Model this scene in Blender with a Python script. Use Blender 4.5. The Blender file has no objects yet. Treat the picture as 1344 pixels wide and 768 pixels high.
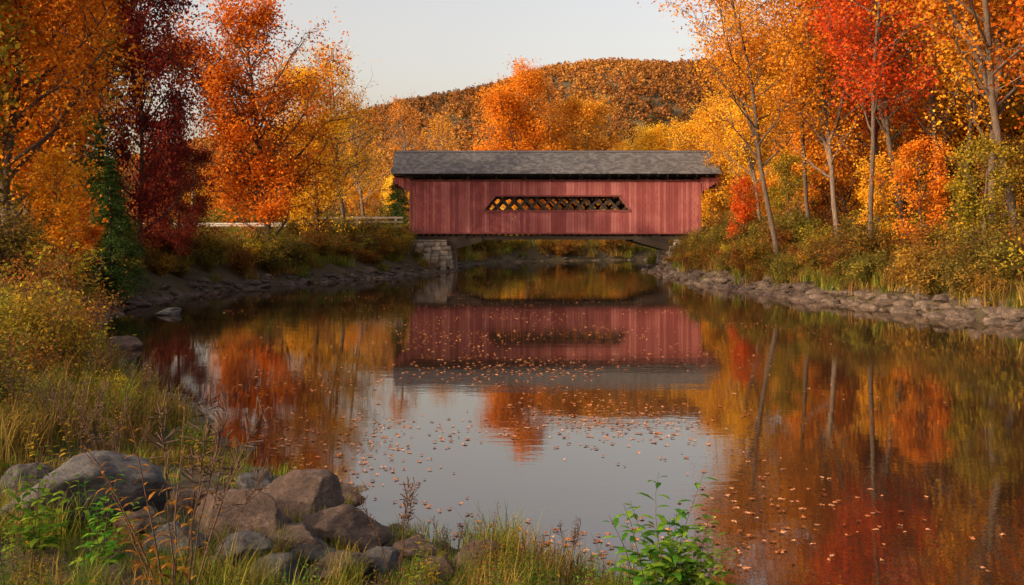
import bpy, math, random
import numpy as np
from mathutils import Vector, Matrix, noise as mnoise
R=np.random.RandomState(7); random.seed(7)
scene=bpy.context.scene
COL=scene.collection
# ------------------------------------------------------------ helpers
def link(o,parent=None):
    COL.objects.link(o)
    if parent is not None: o.parent=parent
    return o
def empty(name,loc=(0,0,0)):
    e=bpy.data.objects.new(name,None); e.location=loc; e.empty_display_size=.3
    return link(e)
def mesh_np(name,verts,faces,rnd=None,smooth=False):
    verts=np.asarray(verts,dtype=np.float32); faces=np.asarray(faces,dtype=np.int32)
    me=bpy.data.meshes.new(name)
    nf,k=faces.shape
    me.vertices.add(len(verts)); me.vertices.foreach_set("co",verts.ravel())
    me.loops.add(nf*k); me.loops.foreach_set("vertex_index",faces.ravel())
    me.polygons.add(nf); me.polygons.foreach_set("loop_start",np.arange(0,nf*k,k,dtype=np.int32))
    try: me.polygons.foreach_set("loop_total",np.full(nf,k,dtype=np.int32))
    except Exception: pass
    me.polygons.foreach_set("use_smooth",np.full(nf,smooth,dtype=bool))
    if rnd is not None:
        a=me.attributes.new("rnd",'FLOAT','POINT'); a.data.foreach_set("value",np.asarray(rnd,dtype=np.float32))
    me.update(calc_edges=True)
    return me
def leaves(name,C,size,rnd,upbias=0.4,rs=R,width=.36):
    n=len(C)
    N=rs.normal(size=(n,3)); N[:,2]=np.abs(N[:,2])+upbias; N/=np.linalg.norm(N,axis=1)[:,None]
    T=rs.normal(size=(n,3)); A=np.cross(N,T); A/=np.linalg.norm(A,axis=1)[:,None]
    B=np.cross(N,A)
    s=(size*(.65+.7*rs.rand(n)))[:,None]
    V=np.stack([C-A*s*.5,C+B*s*width-A*s*.06,C+A*s*.5,C-B*s*width-A*s*.06],axis=1).reshape(-1,3)
    F=np.arange(4*n).reshape(n,4)
    return mesh_np(name,V,F,np.repeat(rnd,4))
class Tubes:
    def __init__(s): s.v=[];s.f=[];s.n=0
    def add(s,P,Rd,k=5):
        P=np.asarray(P,float); n=len(P)
        D=np.gradient(P,axis=0); D/=np.linalg.norm(D,axis=1)[:,None]+1e-9
        ref=np.array([0.31,0.87,0.1]) if abs(D[0,2])>.5 else np.array([.1,.2,1.])
        U=np.cross(D,ref); U/=np.linalg.norm(U,axis=1)[:,None]; W=np.cross(D,U)
        a=np.arange(k)*2*math.pi/k
        ring=(P[:,None,:]+np.asarray(Rd)[:,None,None]*(np.cos(a)[None,:,None]*U[:,None,:]+np.sin(a)[None,:,None]*W[:,None,:]))
        s.v.append(ring.reshape(-1,3))
        i=np.arange(n-1)[:,None]*k; j=np.arange(k)[None,:]; j2=(j+1)%k
        F=np.stack([i+j,i+j2,i+k+j2,i+k+j],axis=-1).reshape(-1,4)+s.n
        s.f.append(F); s.n+=n*k
    def mesh(s,name):
        return mesh_np(name,np.concatenate(s.v),np.concatenate(s.f),np.zeros(s.n),True)
class MB:
    BF=np.array([[0,1,3,2],[4,6,7,5],[0,4,5,1],[2,3,7,6],[0,2,6,4],[1,5,7,3]])
    def __init__(s): s.v=[];s.f=[];s.r=[];s.n=0
    def box(s,c,size,M=None,rnd=None,jit=0):
        q=np.array([[x,y,z] for x in(-.5,.5) for y in(-.5,.5) for z in(-.5,.5)])*np.array(size)
        if jit: q=q+R.uniform(-jit,jit,q.shape)
        if M is not None: q=q@np.array(M).T
        s.v.append(q+np.array(c)); s.f.append(s.BF+s.n); s.n+=8
        s.r+= [R.rand() if rnd is None else rnd]*8
    def beam(s,a,b,w,h,rnd=None):
        a=Vector(a);b=Vector(b);d=b-a
        M=d.to_track_quat('X','Z').to_matrix()
        s.box((a+b)/2,(d.length,w,h),[list(r) for r in M],rnd)
    def mesh(s,name): return mesh_np(name,np.concatenate(s.v),np.concatenate(s.f),s.r)
def obj(name,me,mat=None,parent=None,loc=(0,0,0),rot=(0,0,0),sc=1):
    o=bpy.data.objects.new(name,me); o.location=loc; o.rotation_euler=rot
    o.scale=(sc,sc,sc) if not hasattr(sc,'__len__') else sc
    link(o,parent)
    if mat is not None:
        if len(me.materials)==0: me.materials.append(mat)
        if me.materials[0]!=mat:
            o.material_slots[0].link='OBJECT'; o.material_slots[0].material=mat
    return o
def bevel(o,w=.02,seg=2):
    m=o.modifiers.new('bevel','BEVEL'); m.width=w; m.segments=seg
# ------------------------------------------------------------ materials
def newmat(name):
    m=bpy.data.materials.new(name); m.use_nodes=True; nt=m.node_tree
    b=nt.nodes['Principled BSDF']; return m,nt,b
def ramp(nt,fac,cols,pos=None):
    r=nt.nodes.new('ShaderNodeValToRGB'); e=r.color_ramp.elements
    n=len(cols)
    for i,c in enumerate(cols):
        p=i/(n-1) if pos is None else pos[i]
        if i==0: el=e[0]; el.position=p
        elif i==n-1: el=e[-1]; el.position=p
        else: el=e.new(p)
        el.color=(*c,1)
    nt.links.new(fac,r.inputs[0]); return r.outputs[0]
def attr(nt,n='rnd'):
    a=nt.nodes.new('ShaderNodeAttribute'); a.attribute_name=n; return a.outputs['Fac']
def noisen(nt,scale,detail=5,rough=.6,vec=None):
    t=nt.nodes.new('ShaderNodeTexNoise'); t.inputs['Scale'].default_value=scale
    t.inputs['Detail'].default_value=detail; t.inputs['Roughness'].default_value=rough
    if vec is not None: nt.links.new(vec,t.inputs['Vector'])
    return t.outputs['Fac']
def coord(nt,scale=(1,1,1),kind='Object'):
    c=nt.nodes.new('ShaderNodeTexCoord'); m=nt.nodes.new('ShaderNodeMapping'); m.inputs['Scale'].default_value=scale
    nt.links.new(c.outputs[kind],m.inputs[0]); return m.outputs[0]
def mathn(nt,op,a,b):
    m=nt.nodes.new('ShaderNodeMath'); m.operation=op
    for i,x in enumerate((a,b)):
        if isinstance(x,(int,float)): m.inputs[i].default_value=x
        else: nt.links.new(x,m.inputs[i])
    return m.outputs[0]
def mixc(nt,fac,a,b,mode='MIX'):
    m=nt.nodes.new('ShaderNodeMix'); m.data_type='RGBA'; m.blend_type=mode
    for s,x in ((m.inputs[0],fac),(m.inputs[6],a),(m.inputs[7],b)):
        if isinstance(x,(int,float)): s.default_value=x
        elif isinstance(x,tuple): s.default_value=(*x,1)
        else: nt.links.new(x,s)
    return m.outputs[2]
def bumpn(nt,b,h,strength=.5,dist=.02):
    n=nt.nodes.new('ShaderNodeBump'); n.inputs['Strength'].default_value=strength; n.inputs['Distance'].default_value=dist
    nt.links.new(h,n.inputs['Height']); nt.links.new(n.outputs[0],b.inputs['Normal'])
def leafmat(name,cols,transl=.45,hue=.02):
    m=bpy.data.materials.new(name); m.use_nodes=True; nt=m.node_tree; nt.nodes.clear()
    c=ramp(nt,attr(nt),cols)
    oi=nt.nodes.new('ShaderNodeObjectInfo')
    hs=nt.nodes.new('ShaderNodeHueSaturation')
    nt.links.new(mathn(nt,'ADD',mathn(nt,'MULTIPLY',oi.outputs['Random'],hue*2),.5-hue),hs.inputs['Hue'])
    nt.links.new(mathn(nt,'ADD',mathn(nt,'MULTIPLY',oi.outputs['Random'],.3),.85),hs.inputs['Value'])
    nt.links.new(c,hs.inputs['Color'])
    d=nt.nodes.new('ShaderNodeBsdfDiffuse'); t=nt.nodes.new('ShaderNodeBsdfTranslucent')
    mx=nt.nodes.new('ShaderNodeMixShader'); mx.inputs[0].default_value=transl
    out=nt.nodes.new('ShaderNodeOutputMaterial')
    nt.links.new(hs.outputs[0],d.inputs[0]); nt.links.new(hs.outputs[0],t.inputs[0])
    nt.links.new(d.outputs[0],mx.inputs[1]); nt.links.new(t.outputs[0],mx.inputs[2]); nt.links.new(mx.outputs[0],out.inputs[0])
    return m
L_ORANGE=leafmat('leaf_orange',[(.32,.09,.012),(.68,.23,.016),(.84,.4,.035)])
L_AMBER=leafmat('leaf_amber',[(.3,.14,.014),(.7,.33,.022),(.84,.5,.055)])
L_YELLOW=leafmat('leaf_yellow',[(.45,.22,.015),(.8,.45,.03),(.88,.6,.09)])
L_RED=leafmat('leaf_red',[(.26,.035,.012),(.6,.095,.018),(.76,.24,.025)],.45,.008)
L_DRED=leafmat('leaf_dark_red',[(.08,.02,.018),(.22,.04,.028),(.4,.1,.03)],.45,.008)
L_YG=leafmat('leaf_yellow_green',[(.07,.085,.015),(.24,.19,.02),(.55,.32,.03)])
L_GREEN=leafmat('leaf_conifer',[(.015,.045,.014),(.045,.085,.02),(.09,.12,.025)],.2)
L_OLIVE=leafmat('leaf_olive',[(.04,.045,.014),(.12,.1,.022),(.28,.19,.03)])
L_BROWN=leafmat('leaf_russet',[(.07,.035,.014),(.2,.09,.02),(.42,.2,.03)])
L_HERB=leafmat('leaf_herb',[(.03,.09,.012),(.08,.19,.02),(.2,.29,.03)])
G_GREEN=leafmat('grass_green',[(.045,.085,.012),(.12,.16,.02),(.32,.27,.045)])
G_DRY=leafmat('grass_dry',[(.09,.065,.018),(.22,.15,.035),(.42,.28,.08)])
L_HILL=leafmat('leaf_hill',[(.06,.055,.026),(.19,.085,.03),(.33,.14,.035),(.42,.22,.05)],.3)  # muted autumn colours, distance haze painted into them
L_FLOAT=leafmat('leaf_fallen',[(.12,.045,.025),(.36,.14,.05),(.5,.28,.15)],.2)
def bark(name,a,b):
    m,nt,p=newmat(name); v=coord(nt,(6,6,1.2))
    n=noisen(nt,2.5,6,.7,v); nt.links.new(ramp(nt,n,[a,b],[.3,.7]),p.inputs['Base Color'])
    p.inputs['Roughness'].default_value=.9; bumpn(nt,p,n,.8,.04); return m
BARK=bark('bark_grey_brown',(.03,.022,.017),(.12,.085,.06))
BARKL=bark('bark_light',(.05,.038,.03),(.18,.135,.1))
STEM=bark('stem_brown',(.035,.02,.012),(.09,.045,.022))
# ------------------------------------------------------------ river and terrain
RIV=np.array([(60,-4),(9,5),(4,6.5),(2.2,7.3),(.8,8.4),(-.3,9.4),(-1.2,10.2),(-1.9,11.5),(-3.3,12.7),(-5,15.7),(-7.7,20.6),(-10.5,26),(-14,32),(-15.8,39),(-16.8,46),(-15.8,52),(-12.6,62),(-8.3,73),(-5.4,81),(-5.0,92),(-3.5,104),(2,113),(14,119),(40,124),(140,122),(140,106),(40,107),(20,103),(13.5,97),(12.2,90),(11.8,80),(11.4,66),(12.5,53.5),(14,45.5),(15.5,39),(17,32),(20,22),(30,13),(60,8)],float)
def sdf(x,y):
    x=np.asarray(x,float);y=np.asarray(y,float); d=np.full(x.shape,1e18); ins=np.zeros(x.shape,bool)
    n=len(RIV)
    for i in range(n):
        a=RIV[i];b=RIV[(i+1)%n]; e=b-a
        t=np.clip(((x-a[0])*e[0]+(y-a[1])*e[1])/(e@e),0,1)
        d=np.minimum(d,(x-a[0]-t*e[0])**2+(y-a[1]-t*e[1])**2)
        c=((a[1]>y)!=(b[1]>y)); 
        if e[1]!=0: ins^= c&(x<(e[0]*(y-a[1])/e[1]+a[0]))
    d=np.sqrt(d); return np.where(ins,-d,d)
def ss(t): t=np.clip(t,0,1); return t*t*(3-2*t)
def wob(x,y): return (np.sin(x*.9+1.3*np.sin(y*.5))*np.cos(y*.8+x*.2)*.5+np.sin(x*2.3+y*1.1)*.25+np.sin(y*3.1-x*1.7+2)*.2)
def H(x,y,s=None):
    x=np.asarray(x,float);y=np.asarray(y,float)
    if s is None: s=sdf(x,y)
    s=s+wob(x*1.3,y*1.3)*.28
    wn=np.maximum(ss((y-13)/22),ss((x-10)/6)*ss((y-8)/8))
    mx=.8+1.9*wn; L=5+3*wn
    out=mx*(1-np.exp(-np.maximum(s,0)*2.2/L))+wob(x*.6,y*.6)*.12*ss(s/3)+.5*ss(s/40)
    ins=np.maximum(s*.5,-1.3)
    h=np.where(s>0,out,ins)
    r=ss((8-np.abs(y-86))/4)*np.maximum(ss((-7.4-x)/1.5),ss((x-15)/1.5))*(np.abs(x)<120)
    h=h*(1-r)+3.06*r
    hx=np.where(x<115,350.,620.)
    h=h+103*np.exp(-((x-115)/hx)**2)*np.exp(-((y-640)/210)**2)*ss((y-170)/200)+ (np.sin(x*.026+.3)*2.5+np.sin(x*.06+y*.02)*1.5)*ss((y-300)/200)
    h=h+14*ss((np.abs(x)-150)/500)
    return h
ax=np.concatenate([-24-np.geomspace(.6,1400,60)[::-1],np.arange(-24,24,.35),24+np.geomspace(.4,1400,60)])
ay=np.concatenate([-3-np.geomspace(.6,600,26)[::-1],np.arange(-3,40,.3),np.arange(40,125,.6),125+np.geomspace(.6,1500,90)])
GX,GY=np.meshgrid(ax,ay,indexing='ij')
GZ=H(GX,GY)
nx,ny=GX.shape
i=np.arange(nx-1)[:,None]*ny; j=np.arange(ny-1)[None,:]
F=np.stack([i+j,i+ny+j,i+ny+j+1,i+j+1],-1).reshape(-1,4)
me=mesh_np('ground',np.stack([GX,GY,GZ],-1).reshape(-1,3),F,None,True)
m,nt,p=newmat('ground_soil_and_grass'); v=coord(nt)
n1=noisen(nt,.5,8,.65,v); n2=noisen(nt,9,6,.7,v); n3=noisen(nt,45,4,.7,v)
c1=ramp(nt,n1,[(.025,.02,.01),(.05,.045,.015),(.09,.07,.02)],[.3,.5,.7])
c2=ramp(nt,n2,[(.025,.016,.01),(.06,.045,.02),(.2,.085,.025)],[.3,.55,.75])
nt.links.new(mixc(nt,.5,c1,c2),p.inputs['Base Color']); p.inputs['Roughness'].default_value=.95
bumpn(nt,p,mathn(nt,'ADD',n2,mathn(nt,'MULTIPLY',n3,.4)),1,.08)
obj('ground',me,m)
# water sheet
wm=mesh_np('water',[(-60,-40,0),(160,-40,0),(160,160,0),(-60,160,0)],[[0,1,2,3]])
m=bpy.data.materials.new('river_water'); m.use_nodes=True; nt=m.node_tree; nt.nodes.clear()
out=nt.nodes.new('ShaderNodeOutputMaterial')
d=nt.nodes.new('ShaderNodeBsdfDiffuse'); d.inputs[0].default_value=(.02,.012,.007,1)
g=nt.nodes.new('ShaderNodeBsdfGlossy'); g.inputs['Roughness'].default_value=.01; g.inputs['Color'].default_value=(.98,.95,.91,1)
fr=nt.nodes.new('ShaderNodeFresnel'); fr.inputs[0].default_value=2.6
mx=nt.nodes.new('ShaderNodeMixShader')
va=coord(nt,(.5,1.3,1)); vb=coord(nt,(3.2,7,1)); vc=coord(nt,(.06,.12,1)); vd=coord(nt,(9,16,1))
a1=noisen(nt,1,2,.5,va); a2=noisen(nt,1,3,.55,vb); a4=noisen(nt,1,2,.5,vd); a3=ramp(nt,noisen(nt,1,2,.5,vc),[(.35,)*3,(1,)*3],[.4,.65])
hh=mathn(nt,'MULTIPLY',mathn(nt,'ADD',mathn(nt,'ADD',mathn(nt,'MULTIPLY',a1,.65),mathn(nt,'MULTIPLY',a2,.26)),mathn(nt,'MULTIPLY',a4,.05)),a3)
bp=nt.nodes.new('ShaderNodeBump'); bp.inputs['Strength'].default_value=1; bp.inputs['Distance'].default_value=.0052
nt.links.new(hh,bp.inputs['Height']); nt.links.new(bp.outputs[0],g.inputs['Normal'])
nt.links.new(fr.outputs[0],mx.inputs[0]); nt.links.new(d.outputs[0],mx.inputs[1]); nt.links.new(g.outputs[0],mx.inputs[2]); nt.links.new(mx.outputs[0],out.inputs[0])
obj('water',wm,m)
# ------------------------------------------------------------ covered bridge
def wood(name,cols,sc=(3,3,.25),bs=.3,ra=.4):
    m,nt,p=newmat(name); v=coord(nt,sc)
    n=noisen(nt,4,7,.7,v); n2=noisen(nt,.6,4,.6,coord(nt))
    f=mathn(nt,'ADD',mathn(nt,'MULTIPLY',attr(nt),ra),mathn(nt,'ADD',mathn(nt,'MULTIPLY',n,.4),mathn(nt,'MULTIPLY',n2,.7-ra)))
    nt.links.new(ramp(nt,f,cols,[.25,.5,.75]),p.inputs['Base Color']); p.inputs['Roughness'].default_value=.85
    bumpn(nt,p,n,bs,.01); return m
RED=wood('weathered_red_boards',[(.11,.022,.024),(.2,.045,.047),(.34,.125,.118)],ra=.26)
DARKW=wood('dark_timber',[(.012,.009,.007),(.024,.017,.012),(.045,.032,.022)])
REDT=wood('red_trim',[(.09,.018,.018),(.15,.034,.034),(.22,.06,.055)],(.3,3,3))
SHING=wood('roof_shingles',[(.032,.032,.036),(.055,.056,.062),(.1,.1,.105)],(1,1,1))
bridge=empty('covered_bridge',(3.6,86,0))
def bobj(n,me,mat): 
    o=obj(n,me,mat,bridge); o.location=(-3.6,-86,0); return o
XL,XR=-8.43,15.6; YF,YB=83.,89.; ZB,ZT=3.06,7.5
def wtop(x):
    if -2.26<x<9.68:
        if x<-1.4: return 5.01+1.13*(x+2.26)/.86
        if x>8.82: return 5.01+1.13*(9.68-x)/.86
        return 6.14
    return None
sid=MB()
for y0 in (YF,YB):
    x=XL-1.42
    while x<XR+1.4:
        w=R.uniform(.2,.27); xc=x+w/2; yo=R.uniform(-.012,.012)
        if xc<XL: zb=7.35-.85*(xc-(XL-1.42))/1.42
        elif xc>XR: zb=7.35-.85*((XR+1.42)-xc)/1.42
        else: zb=ZB+R.uniform(-.04,.03)
        zt=ZT+R.uniform(-.015,.015)+(.0 if XL<xc<XR else .2); r=R.rand()
        wt=wtop(xc) if XL<xc<XR else None
        if wt is None: sid.box((xc,y0+yo,(zb+zt)/2),(w-.02,.03,zt-zb),rnd=r)
        else:
            sid.box((xc,y0+yo,(zb+5.01)/2),(w-.02,.03,5.01-zb),rnd=r)
            sid.box((xc,y0+yo,(wt+zt)/2),(w-.02,.03,zt-wt),rnd=r)
        x+=w
bobj('siding',sid.mesh('siding'),RED)
tr=MB()
for y0,s in((YF,-1),(YB,1)):
    y=y0+s*.045
    tr.box((3.71,y,4.95),(12.2,.05,.14)); tr.box((3.71,y,6.2),(10.5,.05,.12))
    tr.beam((-2.33,y,5.03),(-1.43,y,6.14),.05,.12); tr.beam((9.75,y,5.03),(8.85,y,6.14),.05,.12)
    tr.box((3.6,y,3.1),(XR-XL+.02,.05,.12)); tr.box((3.6,y,ZT-.05),(XR-XL,.05,.12))
    for xx in(XL+.06,XR-.06): tr.box((xx,y-s*.002,5.25),(.14,.055,4.1))
bobj('trim',tr.mesh('trim'),REDT)
fr_=MB()
for y0,s in((YF+.35,1),(YB-.35,-1)):
    x=XL-3.6
    while x<XR:
        for sg in(1,-1):
            a=max(XL+.1,x); b=min(XR-.1,x+3.9)
            if b-a>.3:
                za=3.3+4.1*(a-x)/3.9; zb_=3.3+4.1*(b-x)/3.9
                if sg<0: za=10.7-za; zb_=10.7-zb_
                fr_.beam((a,y0+sg*.05,za),(b,y0+sg*.05,zb_),.07,.2)
        x+=.98
    for z in(3.25,4.1,6.75,7.3): fr_.box((3.6,y0+s*.13,z),(XR-XL-.1,.09,.24))
x=XL+.1
while x<XR:
    fr_.box((x,86,3.0),(.26,5.7,.22),jit=.01); x+=.5
for yy in (83.35,84.6,86,87.4,88.65): fr_.box((3.6,yy,2.74),(XR-XL,.32,.3))
x=XL-1.2
while x<XR+1.3:
    for s in(-1,1): fr_.beam((x,86+s*3.65,7.82),(x,86,9.88),.1,.12)
    if XL<x<XR: fr_.box((x,86,7.55),(.16,6.1,.14)); 
    x+=.8
for xx in np.arange(XL+.1,XR,2.35):
    for yy in(YF+.12,YB-.12): fr_.box((xx,yy,7.66),(.24,.16,.5))
for yy in(YF+.2,YB-.2): fr_.box((3.6,yy,7.92),(XR-XL+2.6,.14,.16))
for yy in(83.2,86,88.8):
    fr_.beam((-5.7,yy,1.75),(-2.5,yy,2.7),.3,.5); fr_.beam((13.5,yy,1.75),(10.1,yy,2.7),.3,.5)
    fr_.beam((-5.7,yy,2.2),(-3.8,yy,2.75),.29,.55); fr_.beam((13.5,yy,2.2),(11.6,yy,2.75),.29,.55)
bobj('timber_frame',fr_.mesh('timber_frame'),DARKW)
fl=MB()
for k in range(int((XR-XL)/.28)): fl.box((XL+.14+k*.28,86,3.16),(.26,5.4,.07))
bobj('deck_planks',fl.mesh('deck_planks'),DARKW)
rf=MB(); n=16; sl=math.hypot(3.75,2.12); ang=math.atan2(2.12,3.75)
for s in(-1,1):
    M=Matrix.Rotation(-s*(ang-.02) ,3,'X')
    Ml=[list(r) for r in M]
    rf.box((3.6,86+s*1.87,9.01),(XR-XL+2.74,sl-.02,.05),[list(r) for r in Matrix.Rotation(-s*ang,3,'X')],.2)
    for k in range(n):
        t=(k+.5)/n; yy=86+s*3.78*(1-t); zz=7.96+2.1*t+.04
        x=XL-1.4-R.rand()*.2
        while x<XR+1.38:
            w=R.uniform(.18,.42); rf.box((x+w/2,yy,zz+R.uniform(-.006,.008)),(w-.008,sl/n*1.35,.025),Ml); x+=w
rf.box((3.6,85.9,10.1),(XR-XL+2.8,.3,.03),[list(r) for r in Matrix.Rotation(ang,3,'X')],.5)
rf.box((3.6,86.1,10.104),(XR-XL+2.8,.3,.03),[list(r) for r in Matrix.Rotation(-ang,3,'X')],.5)
bobj('roof',rf.mesh('roof'),SHING)
gb=MB()
for xe in(XL-1.25,XR+1.25):
    y=83.1
    while y<88.9:
        top=10.0-2.12*abs(y+.12-86)/3.75-.1
        lo=7.0 if abs(y+.12-86)<2.3 else 6.6
        gb.box((xe,y+.12,(top+lo)/2),(.03,.22,top-lo)); y+=.235
bobj('gable_boards',gb.mesh('gable_boards'),RED)
m,nt,p=newmat('stone_blocks'); v=coord(nt); n1=noisen(nt,3,8,.7,v)
f=mathn(nt,'ADD',mathn(nt,'MULTIPLY',attr(nt),.35),mathn(nt,'MULTIPLY',n1,.65))
nt.links.new(ramp(nt,f,[(.09,.08,.062),(.23,.2,.16),(.38,.335,.27)],[.2,.5,.8]),p.inputs['Base Color']); p.inputs['Roughness'].default_value=.9
bumpn(nt,p,n1,.8,.05); STONE=m
ab=MB()
def abut(x0,x1,sgn):
    z=-.6;k=0
    while z<2.55:
        h=.38; z1=min(z+h,2.58); h=z1-z
        ext=.0 if z>1.9 else .55-(z)*.12
        a,b=(x0,x1+ext) if sgn>0 else (x0-ext,x1)
        x=a
        while x<b-.05:
            w=min(R.uniform(.5,1.1),b-x)
            for yy in(82.9,89.1): ab.box((x+w/2,yy,z+h/2),(w-.03,.7,h-.03),jit=.02)
            x+=w
        y=83.25
        while y<88.7:
            w=min(R.uniform(.5,1.1),88.75-y)
            xe=b-.35 if sgn>0 else a+.35
            ab.box((xe,y+w/2,z+h/2),(.72,w-.03,h-.03),jit=.02); y+=w
        ab.box(((a+b)/2,86,z+h/2),(b-a-.5,5.6,h+.01),rnd=.1)
        z=z1
abut(-9.0,-5.35,1); abut(13.3,16.8,-1)
for k in range(6):
    for q_ in range(4):
        zt=2.3-.38*q_*(1 if k<99 else 1)-.12*k
        ab.box((-7.5+q_*.62,82.2-.3*k,(zt-.4)/2+.0),(.6,.28,zt+.4),jit=.02)
o=bobj('stone_abutments',ab.mesh('stone_abutments'),STONE); bevel(o,.03,2)
m,nt,p=newmat('gravel_road'); n1=noisen(nt,14,6,.7,coord(nt)); nt.links.new(ramp(nt,n1,[(.1,.09,.08),(.22,.2,.17)],[.35,.65]),p.inputs['Base Color']); bumpn(nt,p,n1,.6,.02)
rd=MB(); rd.box((-49.2,86,3.1),(80,4.4,.12),rnd=.5); rd.box((56.4,86,3.1),(80,4.4,.12),rnd=.5)
obj('road',rd.mesh('road'),m)
GREYW=wood('grey_fence_wood',[(.13,.115,.09),(.24,.21,.17),(.34,.3,.25)],(.5,3,3))
fe=MB()
for x in np.arange(-17.6,-9.2,1.6): fe.box((x,83.1,3.75),(.15,.15,1.5),jit=.01)
for z in(3.65,4.05,4.4): fe.box((-13.3,83.0,z),(8.6,.045,.14))
obj('wooden_fence',fe.mesh('wooden_fence'),GREYW)
gm,nt,p=newmat('galvanised_steel'); p.inputs['Base Color'].default_value=(.45,.43,.4,1); p.inputs['Roughness'].default_value=.55; p.inputs['Metallic'].default_value=.3
prof=[(0,-.16),(-.05,-.12),(-.05,-.05),(0,0),(-.05,.05),(-.05,.12),(0,.16)]
V=[(x,82.9+a,3.8+b) for x in(-40,-18.5) for a,b in prof]; Fq=[[k,k+1,k+8,k+7] for k in range(6)]
gr=obj('guardrail',mesh_np('guardrail',V,Fq,None),gm)
mo=gr.modifiers.new('s','SOLIDIFY'); mo.thickness=.01
gp=MB()
for x in np.arange(-39,-18,2.2): gp.box((x,83.05,3.5),(.14,.18,1.0))
obj('posts',gp.mesh('posts'),GREYW,gr)
tb=Tubes(); tb.add([(0,0,0),(0,0,2.5),(0.02,0,5.6)],[.12,.11,.08],10); tb.add([(-.5,0,5.1),(.5,0,5.1)],[.05,.05],6)
obj('utility_pole',tb.mesh('utility_pole'),GREYW,None,(PX_:=(253-672)/1320*82.4,82.4,3))
# ------------------------------------------------------------ tree prototypes
def make_tree(seed,h,r0,base,spread,nl,nleaf,lsz,lean=(0,0),sub=6,up=.55,fork=0,clump=.30,topbare=0):
    rs=np.random.RandomState(seed); T=Tubes(); anchors=[]; wts=[]
    def path(p,d,L,n,curve,jit):
        P=[np.array(p,float)]; d=np.array(d,float); d/=np.linalg.norm(d)
        for k in range(n):
            d=d+rs.normal(size=3)*jit+np.array([0,0,curve]); d/=np.linalg.norm(d); P.append(P[-1]+d*L/n)
        return np.array(P)
    trunks=[]
    P=path((0,0,-.3),(lean[0],lean[1],1),h,12,.02,.05); rr=r0*(1-np.linspace(0,1,13))**.75+.012; rr[0]*=1.5
    T.add(P,rr,9); trunks.append((P,rr,base))
    for f in range(fork):
        k=rs.randint(2,5); a=rs.rand()*6.28
        P2=path(P[k],(math.cos(a)*.35+lean[0],math.sin(a)*.35+lean[1],1),h*(1-k/12)*rs.uniform(.75,.98),10,.04,.06)
        r2=rr[k]*.75*(1-np.linspace(0,1,11))**.75+.012; T.add(P2,r2,8); trunks.append((P2,r2,.15))
    for P,rr,bs in trunks:
        nn=len(P)-1
        for q in range(int(nl*(1 if bs==base else .6))):
            t=bs+(1-bs)*((q+rs.rand())/(nl*(1 if bs==base else .6))); t=min(t,.985)
            ff=t*nn; k=int(ff); p0=P[k]*(1-ff+k)+P[min(k+1,nn)]*(ff-k); r=rr[k]*.55
            tt=(t-bs)/(1-bs); shape=(.6+.9*tt)*(1-tt)**.5*1.45 if tt<1 else .1
            L=spread*max(shape,.16)*rs.uniform(.6,1.25)*(1 if bs==base else .7)
            a=q*2.4+rs.rand()*1.2; tilt=rs.uniform(.5,1.1)*(1-.3*tt)
            P1=path(p0,(math.cos(a),math.sin(a),up/tilt*.8),L,6,.07,.12)
            r=min(r,.02+L*.018); T.add(P1,r*(1-np.linspace(0,1,7)*.85),5)
            cw=rs.lognormal(0,.5)
            for b in range(sub):
                u=.25+.75*(b+rs.rand())/sub; g=min(u*6,5.99); kk=int(g); pb=P1[kk]*(1-g+kk)+P1[kk+1]*(g-kk)
                D=P1[kk+1]-P1[kk]; D/=np.linalg.norm(D); D=D*.6+rs.normal(size=3)*.6+np.array([0,0,.15])
                L2=max(.35,L*.38*rs.uniform(.6,1.2))
                P2=path(pb,D,L2,3,.03,.15); T.add(P2,r*.35*(1-np.linspace(0,1,4)*.8)+.004,4)
                w2=cw*rs.lognormal(0,.6)
                for e in range(3):
                    P3=path(P2[1+e],P2[1+e]-P2[e]+rs.normal(size=3)*.35,L2*.5,2,0,.2); T.add(P3,[.009,.006,.003],3)
                    for pt,w in((P2[1+e],.6),(P3[1],1),(P3[2],1)):
                        if topbare and tt>topbare: w=w*.12
                        anchors.append(pt); wts.append(w*w2)
    A=np.array(anchors); w=np.array(wts); w/=w.sum()
    idx=rs.choice(len(A),nleaf,p=w); cr=rs.rand(len(A))
    C=A[idx]+rs.normal(size=(nleaf,3))*np.array([clump,clump,clump*.75])
    rnd=np.clip(.5*cr[idx]+.5*rs.rand(nleaf),0,1)
    return T.mesh('trunk_%d'%seed), leaves('leaves_%d'%seed,C,lsz,rnd,.3,rs)
PR={}
PR['mapleA']=make_tree(11,15.5,.24,.1,4.8,40,36000,.19,sub=7,fork=1,clump=.42)
PR['mapleB']=make_tree(12,15.5,.22,.14,4.8,38,32000,.19,sub=7,fork=2,clump=.42)
PR['mapleC']=make_tree(13,14.5,.19,.1,4.5,38,28000,.19,sub=6,fork=0,clump=.42)
PR['farA']=make_tree(14,15.5,.24,.1,4.8,30,12000,.33,sub=5,fork=1,clump=.45)
PR['farB']=make_tree(15,15.5,.22,.1,4.8,26,11000,.33,sub=5,fork=2,clump=.45)
PR['farC']=make_tree(16,14.5,.19,.08,4.2,28,10000,.32,sub=5,clump=.45)
PR['slimA']=make_tree(21,19,.15,.3,4.2,26,17000,.16,lean=(-.13,0),sub=6,fork=1,clump=.38)
PR['slimB']=make_tree(22,19,.13,.36,3.5,24,13000,.16,lean=(-.2,.05),sub=6,clump=.38)
PR['slimC']=make_tree(23,20,.15,.22,4.2,28,20000,.16,lean=(.03,0),sub=6,fork=2,clump=.38)
PR['bare']=make_tree(31,15,.17,.2,3.3,26,5200,.15,sub=7,fork=1,clump=.28)
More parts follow.
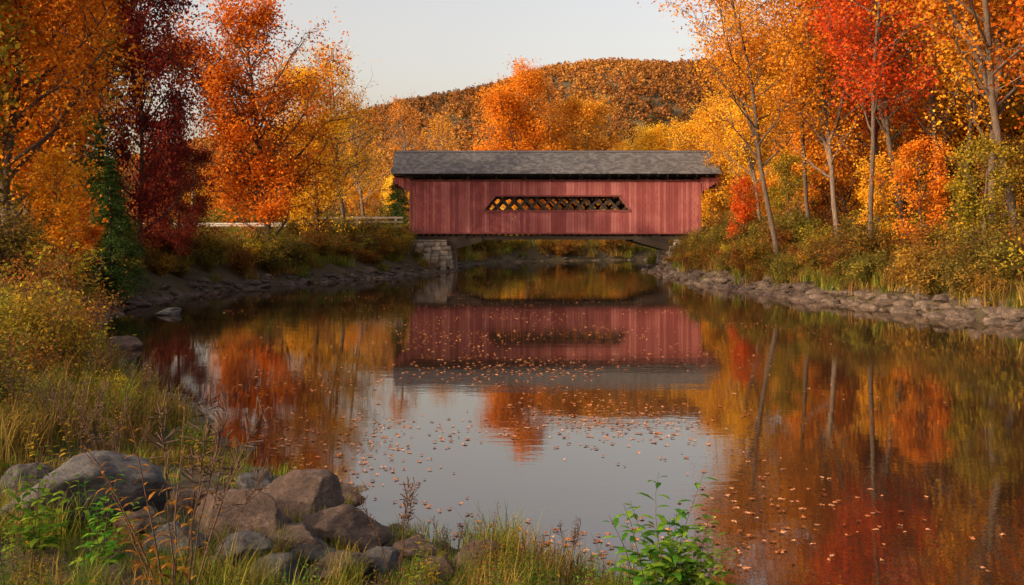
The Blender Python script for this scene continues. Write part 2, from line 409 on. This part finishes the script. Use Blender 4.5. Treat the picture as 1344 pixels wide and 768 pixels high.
PR['sapling']=make_tree(41,6,.06,.12,1.7,22,7000,.13,sub=5,clump=.2)
def conifer(seed,h):
    rs=np.random.RandomState(seed); T=Tubes(); C=[]
    T.add([(0,0,-.2),(0,0,h*.5),(0,0,h)],[.16,.1,.015],7)
    z=.6
    while z<h-.1:
        L=(h-z)*.30+.15
        for q in range(6):
            a=rs.rand()*6.28; l=L*rs.uniform(.7,1.15); t=np.linspace(0,1,5)
            P=np.stack([np.cos(a)*l*t,np.sin(a)*l*t,z-.35*l*t**2+.1*l*t],1); T.add(P,.025*(1-t*.8),3)
            m_=int(110*l+20); u=rs.rand(m_)**.7; q0=np.stack([np.cos(a)*l*u,np.sin(a)*l*u,z-.35*l*u**2+.1*l*u],1)
            C.append(q0+rs.normal(size=(m_,3))*np.array([.14,.14,.06])*(.5+l*.5))
        z+=.27
    C=np.concatenate(C); return T.mesh('ctrunk'),leaves('needles',C,.15,rs.rand(len(C)),.6,rs,.16)
PR['conifer']=conifer(5,8)
def tree(name,pr,x,y,mat,sc=1.,rot=None,bk=BARK,parent=None,z=None):
    a,b=PR[pr]; z=float(H(np.array([x]),np.array([y]))[0]) if z is None else z
    rot=R.rand()*6.28 if rot is None else rot
    t=obj(name,a,bk,parent,(x,y,z),(0,0,rot),sc)
    obj('foliage',b,mat,t)
    return t
def PX(px,d): return (px-672)/1320*d
# left bank
tree('maple_tree','mapleA',PX(350,62),62,L_ORANGE,(.94,.94,.97),.3)
tree('maple_tree','mapleB',PX(10,37),37,L_ORANGE,.92,1.0)
tree('maple_tree','mapleC',PX(-80,31),31,L_YG,.9,2.0)
tree('maple_tree','mapleC',PX(182,50),50,L_DRED,(.66,.66,1.0),4.0)
tree('maple_tree','mapleC',PX(215,52),54,L_DRED,(.45,.45,.42),4.0)
tree('maple_tree','mapleB',PX(85,58),60,L_YG,1.02,2.2)
tree('maple_tree','mapleA',PX(75,50),47,L_ORANGE,(.7,.7,.95),3.2)
tree('maple_tree','mapleC',PX(412,72),74,L_AMBER,(.75,.75,.85),2.6)
tree('birch_tree','bare',PX(445,76),78,L_AMBER,1.0,1.1,BARKL)
tree('birch_tree','bare',PX(478,98),98,L_AMBER,.95,.6,BARKL)
tree('maple_tree','mapleB',PX(-20,66),70,L_ORANGE,1.2,5.)
tree('hemlock_tree','conifer',PX(145,41),41,L_GREEN,.72)
tree('hemlock_tree','conifer',PX(118,46),47,L_GREEN,.9)
tree('hemlock_tree','conifer',PX(522,100),100,L_GREEN,1.0)
tree('hemlock_tree','conifer',PX(1245,62),62,L_GREEN,1.15)
tree('hemlock_tree','conifer',PX(1180,70),70,L_GREEN,1.)
tree('maple_tree','mapleA',PX(250,90),104,L_AMBER,.62,5.)
# right bank
for px,d,pr,mt,sc,rot in [(1022,56,'slimA',L_AMBER,1.0,0.1),(1066,60,'slimB',L_AMBER,1.0,.5),(1100,54,'slimC',L_AMBER,.95,2.),
    (1112,64,'mapleC',L_ORANGE,.85,1.2),(1190,50,'slimA',L_RED,.98,.3),(1165,59,'slimC',L_RED,.95,3.1),(1232,56,'slimC',L_AMBER,1.0,4.),(1302,44,'slimC',L_AMBER,1.05,1.),
    (1338,40,'slimA',L_AMBER,1.1,.2),(1275,62,'mapleA',L_ORANGE,1.1,2.2),(1400,46,'slimB',L_ORANGE,1.1,.3),(1380,58,'mapleB',L_AMBER,1.1,.3),
    (1000,76,'slimC',L_AMBER,.9,2.8),(1060,80,'mapleB',L_AMBER,1.0,2.8),(975,84,'mapleC',L_AMBER,.72,1.0),(1480,38,'mapleA',L_ORANGE,1.,1.),(1180,78,'mapleA',L_AMBER,1.1,4.4),(1330,76,'mapleB',L_ORANGE,1.2,4.4),
    (1145,48,'slimB',L_RED,.95,.9),(1255,48,'slimB',L_AMBER,1.0,3.4)]:
    tree('maple_tree' if pr[0]=='m' else 'aspen_tree',pr,PX(px,d),d,mt,sc,rot,BARK if px%4 else BARKL)
for px,d,mt in [(1210,46,L_ORANGE),(972,66,L_RED),(1148,50,L_AMBER),(210,54,L_DRED),(60,33,L_ORANGE),(1040,62,L_YG),(1290,40,L_YG),(600,118,L_RED),(90,38,L_ORANGE),(1320,46,L_BROWN),(1090,62,L_BROWN)]:
    tree('young_maple_tree','sapling',PX(px,d),d,mt,R.uniform(.6,.95))
# behind the bridge
for px,d,pr,mt,sc in [(692,124,'mapleA',L_ORANGE,1.24),(778,127,'mapleC',L_YELLOW,1.14),(850,132,'mapleB',L_YELLOW,.85),(893,130,'mapleC',L_AMBER,.98),(590,130,'bare',L_AMBER,1.05),(545,122,'bare',L_AMBER,1.1),(940,128,'mapleA',L_AMBER,1.05)]:
    tree('maple_tree' if pr[0]=='m' else 'birch_tree',pr,PX(px,d),d,mt,sc,None,BARK if pr[0]=='m' else BARKL)
tl=empty('distant_trees')
ms=[L_AMBER,L_ORANGE,L_YELLOW,L_AMBER,L_BROWN,L_AMBER,L_YELLOW]
for k in range(105):
    y=R.uniform(140,235); x=R.uniform(-.6,.6)*y*1.1
    tree('distant_tree',['farA','farB','farC','bare'][R.choice(4,p=[.25,.25,.25,.25])],x,y,ms[R.randint(7)],R.uniform(.65,.9),parent=tl)
for k in range(18):
    s=-1 if k%2 else 1; y=R.uniform(74,130); x=s*(R.uniform(40,62)+ (y-70)*.3)
    tree('distant_tree',['farA','farB','farC'][k%3],x,y,ms[R.randint(7)],R.uniform(.7,.95),parent=tl)
# hill forest (one merged mesh)
n=21000; hx=R.uniform(-420,520,n); hy=R.uniform(250,690,n); keep=(hx>-hy*.5-20)&(hx<hy*.55+20); hx=hx[keep];hy=hy[keep]; n=len(hx)
hz=H(hx,hy); rad=R.uniform(1.6,3.1,n); tall=R.uniform(3.,6.,n); q=48
D=R.normal(size=(n,q,3)); D/=np.linalg.norm(D,axis=2)[:,:,None]; D[:,:,2]=np.abs(D[:,:,2])*1.0-.15
D*= (R.rand(n,q,1)**.35)
C=np.stack([hx[:,None]+D[:,:,0]*rad[:,None],hy[:,None]+D[:,:,1]*rad[:,None],hz[:,None]+1.5+D[:,:,2]*tall[:,None]],-1).reshape(-1,3)
tone=np.clip(.55*R.rand(n)+.3*(1+np.sin(hx*.03)*np.cos(hy*.02+1))+R.normal(size=n)*.08-.02-.12*ss((hx-40)/60),0,1)  # random crown tones; right of the hill painted darker, as if turned from sun
rn=np.clip(np.repeat(tone,q)+R.normal(size=n*q)*.12,0,1)
obj('hill_forest',leaves('hill_forest',C,1.3,rn,.3),L_HILL)
# ------------------------------------------------------------ shrubs, grasses, weeds
def bush(seed,nst,h,w,nleaf,lsz):
    rs=np.random.RandomState(seed); T=Tubes(); A=[]
    for k in range(nst):
        a=rs.rand()*6.28; l=h*rs.uniform(.55,1.15); o=w*rs.uniform(.1,1); t=np.linspace(0,1,7)
        P=np.stack([np.cos(a)*o*t**1.3+rs.normal(size=7)*.03,np.sin(a)*o*t**1.3+rs.normal(size=7)*.03,l*t-.1-.12*o*t**2],1)
        T.add(P,.012*(1-t*.8),3)
        for j in range(5):
            k0=rs.randint(2,7); d=rs.normal(size=3)*.2*h; P2=np.array([P[k0],P[k0]+d*.5+[0,0,.05],P[k0]+d+[0,0,.12]]); T.add(P2,[.006,.004,.002],3); A+=[P2[1],P2[2]]
        A+=list(P[2:])
    A=np.array(A); w_=rs.lognormal(0,.85,len(A)); w_/=w_.sum(); idx=rs.choice(len(A),nleaf,p=w_); cr=rs.rand(len(A))
    C=A[idx]+rs.normal(size=(nleaf,3))*.075*h; C[:,2]=np.maximum(C[:,2],.02)
    return T.mesh('twigs%d'%seed),leaves('bl%d'%seed,C,lsz,.6*cr[idx]+.4*rs.rand(nleaf),.3,rs,.26)
BU=[bush(61,28,1.3,1.0,6000,.06),bush(62,24,1.6,.8,5000,.062),bush(63,32,1.0,1.2,6000,.058)]
BUF=[bush(64,18,1.3,1.0,2600,.1),bush(65,16,1.6,.8,2300,.1),bush(66,20,1.0,1.2,2600,.1)]
def grass(seed,nb,h,w,bw):
    rs=np.random.RandomState(seed); a=rs.rand(nb)*6.28; r=w*np.sqrt(rs.rand(nb)); bx=np.cos(a)*r; by=np.sin(a)*r
    hh=h*rs.uniform(.4,1.1,nb); da=rs.rand(nb)*6.28; ln=hh*rs.uniform(.1,.75,nb); V=[]
    sd_=np.stack([-np.sin(da),np.cos(da),np.zeros(nb)],1)
    for t,wd in((0,1),(.35,.85),(.7,.6),(1,.08)):
        c=np.stack([bx+np.cos(da)*ln*t**2,by+np.sin(da)*ln*t**2,hh*(t-.25*(ln/hh)*t**3)-.03],1)
        V+= [c-sd_*bw*wd*.5,c+sd_*bw*wd*.5]
    V=np.stack(V,1).reshape(-1,3); b=np.arange(nb)[:,None]*8
    F=np.concatenate([b+np.array([0,1,3,2]),b+np.array([2,3,5,4]),b+np.array([4,5,7,6])])
    return mesh_np('g%d'%seed,V,F,np.repeat(rs.rand(nb),8))
GR=[grass(71,120,.5,.3,.009),grass(72,100,.65,.28,.010),grass(73,160,.3,.38,.009)]
GS=[grass(76,170,.22,.38,.009),grass(77,150,.3,.35,.010)]
GF=[grass(74,90,.9,.5,.03),grass(75,90,.7,.6,.03)]
def weed(seed,h,ns,ll,lw,den=26,seedhead=False,spread=.35):
    rs=np.random.RandomState(seed); T=Tubes(); V=[];F=[];rn=[];n=0
    for s in range(ns):
        a=rs.rand()*6.28; o=rs.uniform(.02,spread)*h*(ns>1)+.03; l=h*rs.uniform(.65,1.05); t=np.linspace(0,1,8)
        P=np.stack([np.cos(a)*(o*t**1.5+.03*ns*.3),np.sin(a)*(o*t**1.5+.03*ns*.3),l*t],1)+rs.normal(size=(8,3))*.006
        T.add(P,.005*(1-t*.75),4)
        for k in range(den):
            u=.18+.82*k/den; g=min(u*7,6.99); kk=int(g); p=P[kk]*(1-g+kk)+P[kk+1]*(g-kk)
            b=k*2.4+rs.rand(); L=ll*(1.1-.75*u)*rs.uniform(.7,1.15); el=rs.uniform(.1,.6)
            d=np.array([math.cos(b)*math.cos(el),math.sin(b)*math.cos(el),math.sin(el)]); s_=np.array([-math.sin(b),math.cos(b),0])*lw*L
            p1=p+d*L*.4; p2=p+d*L*.75-[0,0,L*.1]; p3=p+d*L-[0,0,L*.28]
            V+= [p,p1-s_,p1+s_,p2-s_*.75,p2+s_*.75,p3]; 
            F+= [[n,n+1,n+2,n],[n+1,n+3,n+4,n+2],[n+3,n+5,n+4,n+3]]; n+=6; rn+=[rs.rand()]*6
        if seedhead:
            for k in range(34):
                u=rs.uniform(.6,1); kk=min(int(u*7),6); p=P[kk]+(P[kk+1]-P[kk])*(u*7-kk); d=rs.normal(size=3)*.028*h+np.array([0,0,.03*h]); T.add([p,p+d],[.0015,.0035],4)
    me=bpy.data.meshes.new('weed%d'%seed)
    me.from_pydata([tuple(v) for v in V],[],[([f[0],f[1],f[2]] if f[3]==f[0] else f) for f in F])
    at=me.attributes.new('rnd','FLOAT','POINT'); at.data.foreach_set('value',rn)
    return T.mesh('stems%d'%seed),me
WD=[weed(81,.95,4,.17,.13),weed(82,.8,3,.13,.16),weed(83,1.1,5,.12,.10,34),weed(84,1.1,4,.07,.1,12,True),weed(85,.5,7,.11,.15,16,False,.6),weed(86,.95,6,.26,.14,22,False,.3)]
HT=lambda x,y: float(H(np.array([x]),np.array([y]))[0])
shr=empty('riverside_shrubs'); grs=empty('riverside_grass'); wds=empty('riverside_weeds')
def putbush(x,y,mat,sc,k=None,z=None):
    a,b=(BU if y<30 else BUF)[R.randint(3) if k is None else k]; z=HT(x,y)-.05 if z is None else z
    t=obj('shrub',a,STEM,shr,(x,y,z),(R.uniform(-.1,.1),R.uniform(-.1,.1),R.rand()*6.28),(sc*R.uniform(.9,1.2),sc*R.uniform(.9,1.2),sc*R.uniform(.75,1.05))); obj('shrub_leaves',b,mat,t)
def scatter(n,x0,x1,y0,y1,s0,s1,fn):
    x=R.uniform(x0,x1,n*8); y=R.uniform(y0,y1,n*8); s=sdf(x,y); k=(s>s0)&(s<s1); x=x[k][:n];y=y[k][:n]
    z=H(x,y)
    for a,b,c in zip(x,y,z): fn(a,b,c)
bm_=[L_OLIVE,L_OLIVE,L_BROWN,L_YG,L_BROWN,L_OLIVE]
fb=lambda lo,hi:(lambda x,y,z: putbush(x,y,bm_[R.randint(6)],R.uniform(lo,hi),None,z-.05))
def notbridge(f): return lambda x,y,z: None if (80<y<90.5 and -19<x<20) or (64<y<90 and x<-16) else f(x,y,z)
scatter(240,-36,0,30,82,1.,11,notbridge(fb(.6,1.4)))
scatter(330,8,36,28,84,.9,11,notbridge(fb(.7,1.5)))
scatter(110,13,28,26,54,.8,6,fb(.5,1.2))
scatter(150,-34,20,91,135,.8,14,notbridge(fb(.9,1.9)))
scatter(60,-34,34,92,132,12,30,notbridge(fb(1.2,2.2)))
scatter(90,-22,-4,14,34,1.2,9,fb(.45,.95))
for px,d,h,mt in [(10,20,1.3,L_OLIVE),(50,24,1.5,L_BROWN),(-20,16,1.3,L_YG),(30,15,.8,L_BROWN),(90,22,.9,L_BROWN),(60,30,1.6,L_YG),(-40,12,1.0,L_OLIVE),(0,28,2.,L_OLIVE),(120,17,.6,L_BROWN),(140,14.5,.5,L_YG)]:
    putbush(PX(px,d),d,mt,h)
for x,y,s in [(12.9,80.6,.9),(14,81.6,1.2),(15.4,81.2,1.3),(16.8,81.5,1.4),(18,82,1.3),(13.6,79,1.1),(-9.9,81.6,.9),(-10.9,81,1.1),(-12,82,1.1),(-9.4,79.8,.8)]: putbush(x,y,bm_[R.randint(6)],s)
def fg(protos,mats,lo,hi,par):
    def f(x,y,z):
        if 80<y<90.5 and -6<x<14: return
        rk=-5.3<x<-.3 and 8.0<y<12.5
        if rk and R.rand()<(.86 if x>-3.4 else .55): return
        s=R.uniform(lo,hi); pr=protos
        if y<8.0 and -4.4<x<3: s=s*(.72 if not(-3.4<x<-.2 and y>6.6) else .5)
        if rk: pr=GS; s=R.uniform(.5,.9)
        obj('grass_tuft',pr[R.randint(len(pr))],mats[R.randint(len(mats))],par,(x,y,z),(R.uniform(-.12,.12),R.uniform(-.12,.12),R.rand()*6.28),s)
    return f
scatter(700,-6.5,4,3.6,12.5,.1,8,fg(GR,[G_GREEN,G_GREEN,G_DRY],.6,1.1,grs))
scatter(450,-14,-2,9.5,19,.2,8,fg(GR,[G_GREEN,G_DRY,G_DRY],.8,1.25,grs))
scatter(300,-24,-7,18,40,.3,10,fg(GF,[G_GREEN,G_DRY],.6,1.0,grs))
scatter(600,-36,-4,40,84,.5,20,fg(GF,[G_GREEN,G_DRY,G_DRY],.6,1.2,grs))
scatter(420,8,36,30,84,.5,14,fg(GF,[G_DRY,G_GREEN,G_DRY],.8,1.3,grs))
scatter(160,13,28,26,54,.5,5,fg(GF,[G_DRY,G_GREEN,G_DRY],.6,1.1,grs))
scatter(200,-20,20,91,130,.3,8,fg(GF,[G_DRY,G_GREEN],1,1.6,grs))
def putweed(x,y,z,mat,sc,k=None,force=False):
    if not force and -5.3<x<-.3 and 7.8<y<12.5 and R.rand()<.93: return
    if not force and -3.4<x<-.3 and y>6.4: sc*=.55
    a,b=WD[R.randint(5) if k is None else k]
    t=obj('weed',a,STEM,wds,(x,y,z-.02),(R.uniform(-.12,.12),R.uniform(-.12,.12),R.rand()*6.28),sc); obj('weed_leaves',b,mat,t)
wm_=[L_HERB,L_YG,L_BROWN,L_HERB,L_OLIVE]
scatter(130,-6,3,4.5,8.2,.2,7,lambda x,y,z:putweed(x,y,z,wm_[R.randint(5)],R.uniform(.4,.68)))
scatter(190,-6,2,6.0,9.2,.1,7,lambda x,y,z:putweed(x,y,z,[L_HERB,L_HERB,L_YG][R.randint(3)],R.uniform(.45,.85),4))
scatter(260,-14,-3,9,20,.5,8,lambda x,y,z:putweed(x,y,z,wm_[R.randint(5)],R.uniform(.6,1.2)))
for px,d,sc,mt,k in [(862,6.9,1.2,L_HERB,5),(885,6.8,1.0,L_HERB,5),(925,6.7,.85,L_HERB,5),(905,7,.9,L_HERB,5),(520,7.4,.95,L_BROWN,3),(590,7.6,.6,L_BROWN,3),(240,6.0,1.6,L_BROWN,3),(225,6.2,1.35,L_BROWN,2),(255,6.4,1.2,L_OLIVE,3),(40,7,.9,L_HERB,5),(130,6.8,.8,L_HERB,5),(690,7.3,.6,L_OLIVE,3),(700,7.2,.6,L_HERB,0),(770,7.,.6,L_HERB,0),(640,7.3,.7,L_BROWN,2),(560,7.2,.6,L_YG,0),(150,9,1.1,L_BROWN,3),(100,10,1.2,L_YG,3),(60,9,1.2,L_YG,1),(165,13,1.2,L_BROWN,2),(140,12,1.0,L_YG,1),(270,11.5,.8,L_YG,1)]:
    x=PX(px,d); putweed(x,d,HT(x,d),mt,sc,k,True)
# ------------------------------------------------------------ rocks
def rockmesh(name,seed,sub,cuts=7,amp=.12,hard=.85):
    import bmesh
    bm=bmesh.new(); bmesh.ops.create_icosphere(bm,subdivisions=sub,radius=1)
    rs=np.random.RandomState(seed)
    V=np.array([v.co[:] for v in bm.verts])
    for c in range(cuts):
        nrm=rs.normal(size=3); nrm/=np.linalg.norm(nrm); dd=rs.uniform(.58,.85); s=V@nrm-dd; V-=np.outer(np.maximum(s,0)*hard,nrm)
    for v,c in zip(bm.verts,V):
        c=Vector(c); nn=mnoise.fractal(c*1.6+Vector((seed,0,0)),.85,2.1,6)*amp; v.co=c*(1+nn)
    me=bpy.data.meshes.new(name); bm.to_mesh(me); bm.free()
    for p_ in me.polygons: p_.use_smooth=True
    return me
def rockmat(name,a,b,c):
    m,nt,p=newmat(name); v=coord(nt); n1=noisen(nt,2.2,9,.7,v); n2=noisen(nt,14,6,.75,v)
    f=mathn(nt,'ADD',mathn(nt,'MULTIPLY',n1,.6),mathn(nt,'MULTIPLY',n2,.4))
    col=ramp(nt,f,[a,b,c],[.36,.5,.62])
    nt.links.new(col,p.inputs['Base Color']); p.inputs['Roughness'].default_value=.8; bumpn(nt,p,f,1,.1); return m
RKB=rockmat('rock_brown',(.02,.012,.009),(.07,.042,.03),(.15,.1,.072))
RKG=rockmat('rock_grey',(.02,.02,.022),(.055,.055,.06),(.13,.125,.12))
BM=[rockmesh('boulder%d'%k,100+k,5,10,.14,.88) for k in range(6)]
def putrock(px,py,w,hgt,mat,k):
    z=.2
    for _ in range(12):
        d=1320*(3-z)/(py-308); x=PX(px,d); hm=hgt/1320*d; z=.5*z+.5*(max(HT(x,d),0)+.3*hm)
    r=w/1320*d/2*1.24
    obj('boulder',BM[k%6],mat,None,(x,d,z),(R.uniform(-.12,.12),R.uniform(-.12,.12),R.rand()*.8+(3.14 if k%2 else 0)),(r,r*.85,hm/2*1.25))
for k,a in enumerate([(110,655,175,92,RKG),(398,662,122,64,RKB),(315,688,120,70,RKB),(458,698,108,56,RKB),(338,638,50,36,RKG),(375,716,90,44,RKB),(310,728,84,40,RKG),(630,736,66,38,RKB),(440,652,70,28,RKB),(415,728,64,34,RKG),(545,722,60,30,RKB),(265,662,64,40,RKB),(345,668,50,30,RKG),(500,742,64,34,RKG),(40,640,70,50,RKG),(235,715,70,46,RKG),(190,690,64,40,RKB),(570,748,50,30,RKB),(445,748,80,34,RKB),(360,752,70,34,RKG)]):
    putrock(*a,k)
putrock(221,410,34,9,RKG,1); putrock(160,452,50,16,RKB,2); putrock(180,398,36,12,RKB,3)
small=[rockmesh('s%d'%k,200+k,2,8,.16) for k in range(6)]
sv=[np.array([v.co[:] for v in s.vertices]) for s in small]; sf=[np.array([p_.vertices[:] for p_ in s.polygons]) for s in small]
V=[];F=[];off=0
def stones(n,x0,x1,y0,y1,s0,s1,r0,r1):
    global off
    x=R.uniform(x0,x1,n*14); y=R.uniform(y0,y1,n*14); s=sdf(x,y)+R.normal(size=len(x))*.15; k=(s>s0)&(s<s1); x=x[k][:n]; y=y[k][:n]; z=H(x,y)
    for a,b,c in zip(x,y,z):
        k=R.randint(6); r=r0+(r1-r0)*R.rand()**3; M=np.array(Matrix.Rotation(R.rand()*6.28,3,'Z')@Matrix.Rotation(R.rand()*.8-.4,3,'X'))
        V.append((sv[k]*np.array([r,r*R.uniform(.6,1),r*R.uniform(.3,.55)]))@M.T+np.array([a,b,max(c,-.05)+r*.05])); F.append(sf[k]+off); off+=len(sv[k])
stones(800,-20,-3,28,83,-.5,.7,.08,.5)
stones(1300,9,22,26,84,-.6,.9,.08,.6)
stones(200,-12,20,88,122,-.5,1.0,.15,.5)
stones(120,-12,-3,12,28,-.3,.6,.07,.35)
stones(220,-4.5,1.5,7.5,13,-.3,1.0,.04,.18)
stones(60,-7.5,-3.5,78,83,-.8,2,.15,.5); stones(60,10.5,15,77,83,-.8,2,.15,.5)
obj('riverbank_stones',mesh_np('riverbank_stones',np.concatenate(V),np.concatenate(F),None,False),rockmat('rock_bank',(.022,.016,.012),(.065,.046,.034),(.16,.12,.09)))
# ------------------------------------------------------------ floating fallen leaves
n=9000; d=np.exp(R.uniform(math.log(8.8),math.log(78),n)); x=R.normal(0.03,.27,n)*d*.62
g=(np.sin(x*1.1+d*.35)+np.sin(d*.9-x*.4)+np.sin(x*.35+2)*.6+R.normal(size=n)*.7); k=(sdf(x,d)<-.2)&(g>.75-.4*ss((d-12)/14))
x=x[k];d=d[k];n=len(x); rot=R.rand(n)*6.28; sz=R.uniform(.025,.065,n)
rad=np.array([1,.42,.85,.36,.75,.3,.55,.3,.75,.36,.85,.42]); an=np.arange(12)*2*math.pi/12
zc=R.uniform(-.004,.014,(n,12))
VV=np.stack([x[:,None]+np.cos(an+rot[:,None])*rad*sz[:,None],d[:,None]+np.sin(an+rot[:,None])*rad*sz[:,None],.008+zc*1.0+0*an],-1).reshape(-1,3)
obj('fallen_leaves',mesh_np('fallen_leaves',VV,np.arange(12*n).reshape(n,12),np.repeat(R.rand(n),12)),L_FLOAT)
# ------------------------------------------------------------ light
w=bpy.data.worlds.new("World"); scene.world=w; w.use_nodes=True; nt=w.node_tree
bg=nt.nodes['Background']; sk=nt.nodes.new('ShaderNodeTexSky'); sk.sky_type='NISHITA'; sk.sun_disc=False
EL,AZ=22,-120
sk.sun_elevation=math.radians(EL); sk.sun_rotation=math.radians(AZ%360); sk.dust_density=5; sk.air_density=1.0; sk.ozone_density=1
hs=nt.nodes.new('ShaderNodeHueSaturation'); hs.inputs['Saturation'].default_value=.8; nt.links.new(sk.outputs[0],hs.inputs['Color'])
bg.inputs[1].default_value=.31; nt.links.new(mixc(nt,1.,hs.outputs[0],(1.26,1.,.82),'MULTIPLY'),bg.inputs[0])
el,az=math.radians(EL),math.radians(AZ); v=Vector((math.cos(el)*math.sin(az),math.cos(el)*math.cos(az),math.sin(el)))
l=bpy.data.lights.new('sun','SUN'); l.energy=5.; l.angle=math.radians(.6); l.color=(1,.75,.47)
o=bpy.data.objects.new('sun',l); link(o); o.rotation_euler=v.to_track_quat('Z','Y').to_euler(); o.location=(-40,0,40)
c=bpy.data.cameras.new('camera'); c.sensor_width=36; c.lens=36*1320/1344; c.shift_y=-76/1344; c.clip_end=6000; c.clip_start=.1
co=bpy.data.objects.new('camera',c); link(co); co.location=(0,0,3); co.rotation_euler=(math.radians(90),0,0); scene.camera=co
scene.view_settings.view_transform='Standard'; scene.view_settings.look='None'; scene.view_settings.exposure=0
